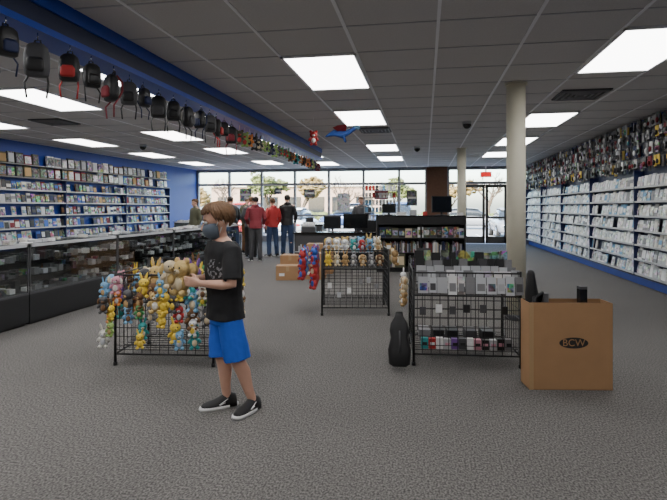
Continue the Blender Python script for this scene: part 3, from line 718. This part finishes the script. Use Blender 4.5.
adult('man_in_black_hoodie',-3.9,14.5,.2,1.74,'black','denim','hair_dark',cap='navy',style='hood',seedv=6,armf=.08)
adult('man_in_grey_coat',-4.75,13.8,.1,1.68,'darkgrey','black','hair_brown',seedv=9,lean=.1,armf=.08)
adult('store_clerk',-1.9,15.6,3.3,1.70,'darkgrey','black','hair_brown',seedv=7)

# ---------------------------------------------------------------- outside
b=MB(); b.bb(-60,60,Y1+.25,23.5,-.15,-.02,'concrete'); b.build('sidewalk')
b=MB(); b.bb(-60,60,23.5,44,-.3,-.12,'asphalt')
for k in range(-12,13): b.bb(k*2.8-.05,k*2.8+.05,25,30,-.12,-.115,'white')
b.build('parking_lot')
b=MB(); b.bb(-80,80,44.01,110,-.3,-.06,'grass'); b.build('grass_verge')
def car(loc,rz,mat,suv=False):
    e=empty('parked_car',loc,rz); b=MB(); hz=.15 if suv else 0
    st=[(-2.2,.35,.6,.75),(-2.15,.25,.8,.85),(-1.4,.22,.9+hz,.9),(0,.22,.95+hz,.92),(1.3,.22,.93+hz,.9),(2.1,.28,.85+hz,.84),(2.2,.4,.6,.78)]
    b.loft([ring((x,0,(lo+hi)/2),Y3,Z3,w,(hi-lo)/2,20,.5) for x,lo,hi,w in st],mat); b.build('car_body',e)
    b=MB(); st=[(-1.25,.86+hz,.95+hz,.78),(-.55,.86+hz,1.38+hz*2,.7),(.5,.86+hz,1.45+hz*2,.7),(1.2,.86+hz,1.38+hz*2,.68),(1.8 if not suv else 1.6,.86+hz,.98+hz,.75)]
    b.loft([ring((x,0,(lo+hi)/2),Y3,Z3,w,(hi-lo)/2,20,.6) for x,lo,hi,w in st],'car_glass'); b.build('cabin_glass',e)
    b=MB(); b.loft([ring((x,0,z+hz*2),Y3,Z3,.6,.03,12,.6) for x,z in((-.6,1.38),(0,1.45),(.8,1.45),(1.25,1.38))],mat)
    for sx in(-2.19,2.19):
        for sy in(-.6,.6): b.ell((sx,sy,.62),(.06,.16,.07),'chrome' if sx<0 else 'red')
    b.build('roof_and_lamps',e); b=MB()
    for x in(-1.35,1.35):
        for y in(-.83,.83): b.tube([(x,y-.1,.33),(x,y+.1,.33)],.33,'tyre',20); b.tube([(x,y-.11,.33),(x,y+.11,.33)],.2,'chrome',12)
    b.build('wheels',e)
for x,y,r,m_,sv in((-12.6,27.5,1.57,'car_silver',0),(-9.8,27.6,1.57,'car_red',1),(-6.9,27.5,-1.57,'car_white',0),(-1.4,27.4,1.57,'car_blue',1),(4.3,27.5,1.57,'car_silver',0),(-5,36,0,'car_blue',1),(3,37,3.14,'car_silver',0),(-14,36.5,0,'car_blue',0)): car((x,y,-.12),r,m_,sv)
def tree(loc,h,sd,leaf=None):
    rn=random.Random(sd); b=MB()
    def br(p,d,L,r,n):
        q=p+d*L; b.tube([p,p+d*L*.5+V((rn.uniform(-.1,.1),rn.uniform(-.1,.1),0))*L*.4,q],[r,r*.85,r*.65],'bark',5)
        if n<=1 and leaf:
            for _ in range(2): b.ell(q+V((rn.uniform(-.4,.4),rn.uniform(-.4,.4),rn.uniform(-.4,.3))),(rn.uniform(.12,.3),rn.uniform(.12,.3),rn.uniform(.08,.2)),leaf,seg=5,rg=4)
        if n==0: return
        for i in range(3):
            nd=(d+V((rn.uniform(-.8,.8),rn.uniform(-.8,.8),rn.uniform(-.25,.4)))).normalized(); br(q-d*L*.15*i,nd,L*rn.uniform(.6,.8),r*.58,n-1)
    br(V((0,0,.02)),Z3,h*.2,h*.022,5)
    b.build('leafy_tree' if leaf else 'bare_tree',None,loc)
for i in range(15): tree((-34+4.4*i+random.uniform(-1.2,1.2),47+random.uniform(0,9),-.05),random.uniform(6.5,9.5),i,[None,'foliage','foliage_autumn'][i%3])
b=MB()
rn=random.Random(5)
for i in range(160):
    x=-36+.42*i; hz=rn.uniform(.35,.6); b.ell((x,45.2+rn.uniform(-.3,.3),hz-.055),(rn.uniform(.4,.7),.5,hz),'foliage',seg=8,rg=6)
b.build('hedge')
b=MB(); b.bb(-30,-6,70,80,-.05,4.2,'pale_brick'); b.bb(-30.3,-5.7,69.6,80,4.2,4.8,'offwhite')
for k in range(7): b.bb(-29+3.3*k,-26.8+3.3*k,69.85,70,.2,2.8,'car_glass')
b.build('building_across_street')
# ---------------------------------------------------------------- light, world, camera
w=bpy.data.worlds.new('sky'); bpy.context.scene.world=w; w.use_nodes=True; nt=w.node_tree
sk=nt.nodes.new('ShaderNodeTexSky'); sk.sky_type='NISHITA'; sk.sun_disc=False; sk.sun_elevation=math.radians(38); sk.sun_rotation=math.radians(200); sk.air_density=1.0; sk.dust_density=2.5
bg=nt.nodes['Background']; bg.inputs[1].default_value=2.1; nt.links.new(sk.outputs[0],bg.inputs[0])
sd=bpy.data.lights.new('sun','SUN'); sd.energy=16; sd.angle=.01; sd.color=(1,.95,.86); so=bpy.data.objects.new('sun',sd); bpy.context.collection.objects.link(so)
so.rotation_euler=V((.35,1,-.8)).to_track_quat('-Z','Y').to_euler(); so.location=(0,-10,20)
cd=bpy.data.cameras.new('camera'); cam=bpy.data.objects.new('camera',cd); bpy.context.collection.objects.link(cam)
cam.location=(0,0,1.4); cam.rotation_euler=(math.pi/2,0,math.radians(9.98)); cd.lens=28.07; cd.sensor_width=36; cd.shift_y=-43/667; cd.clip_end=300
bpy.context.scene.camera=cam
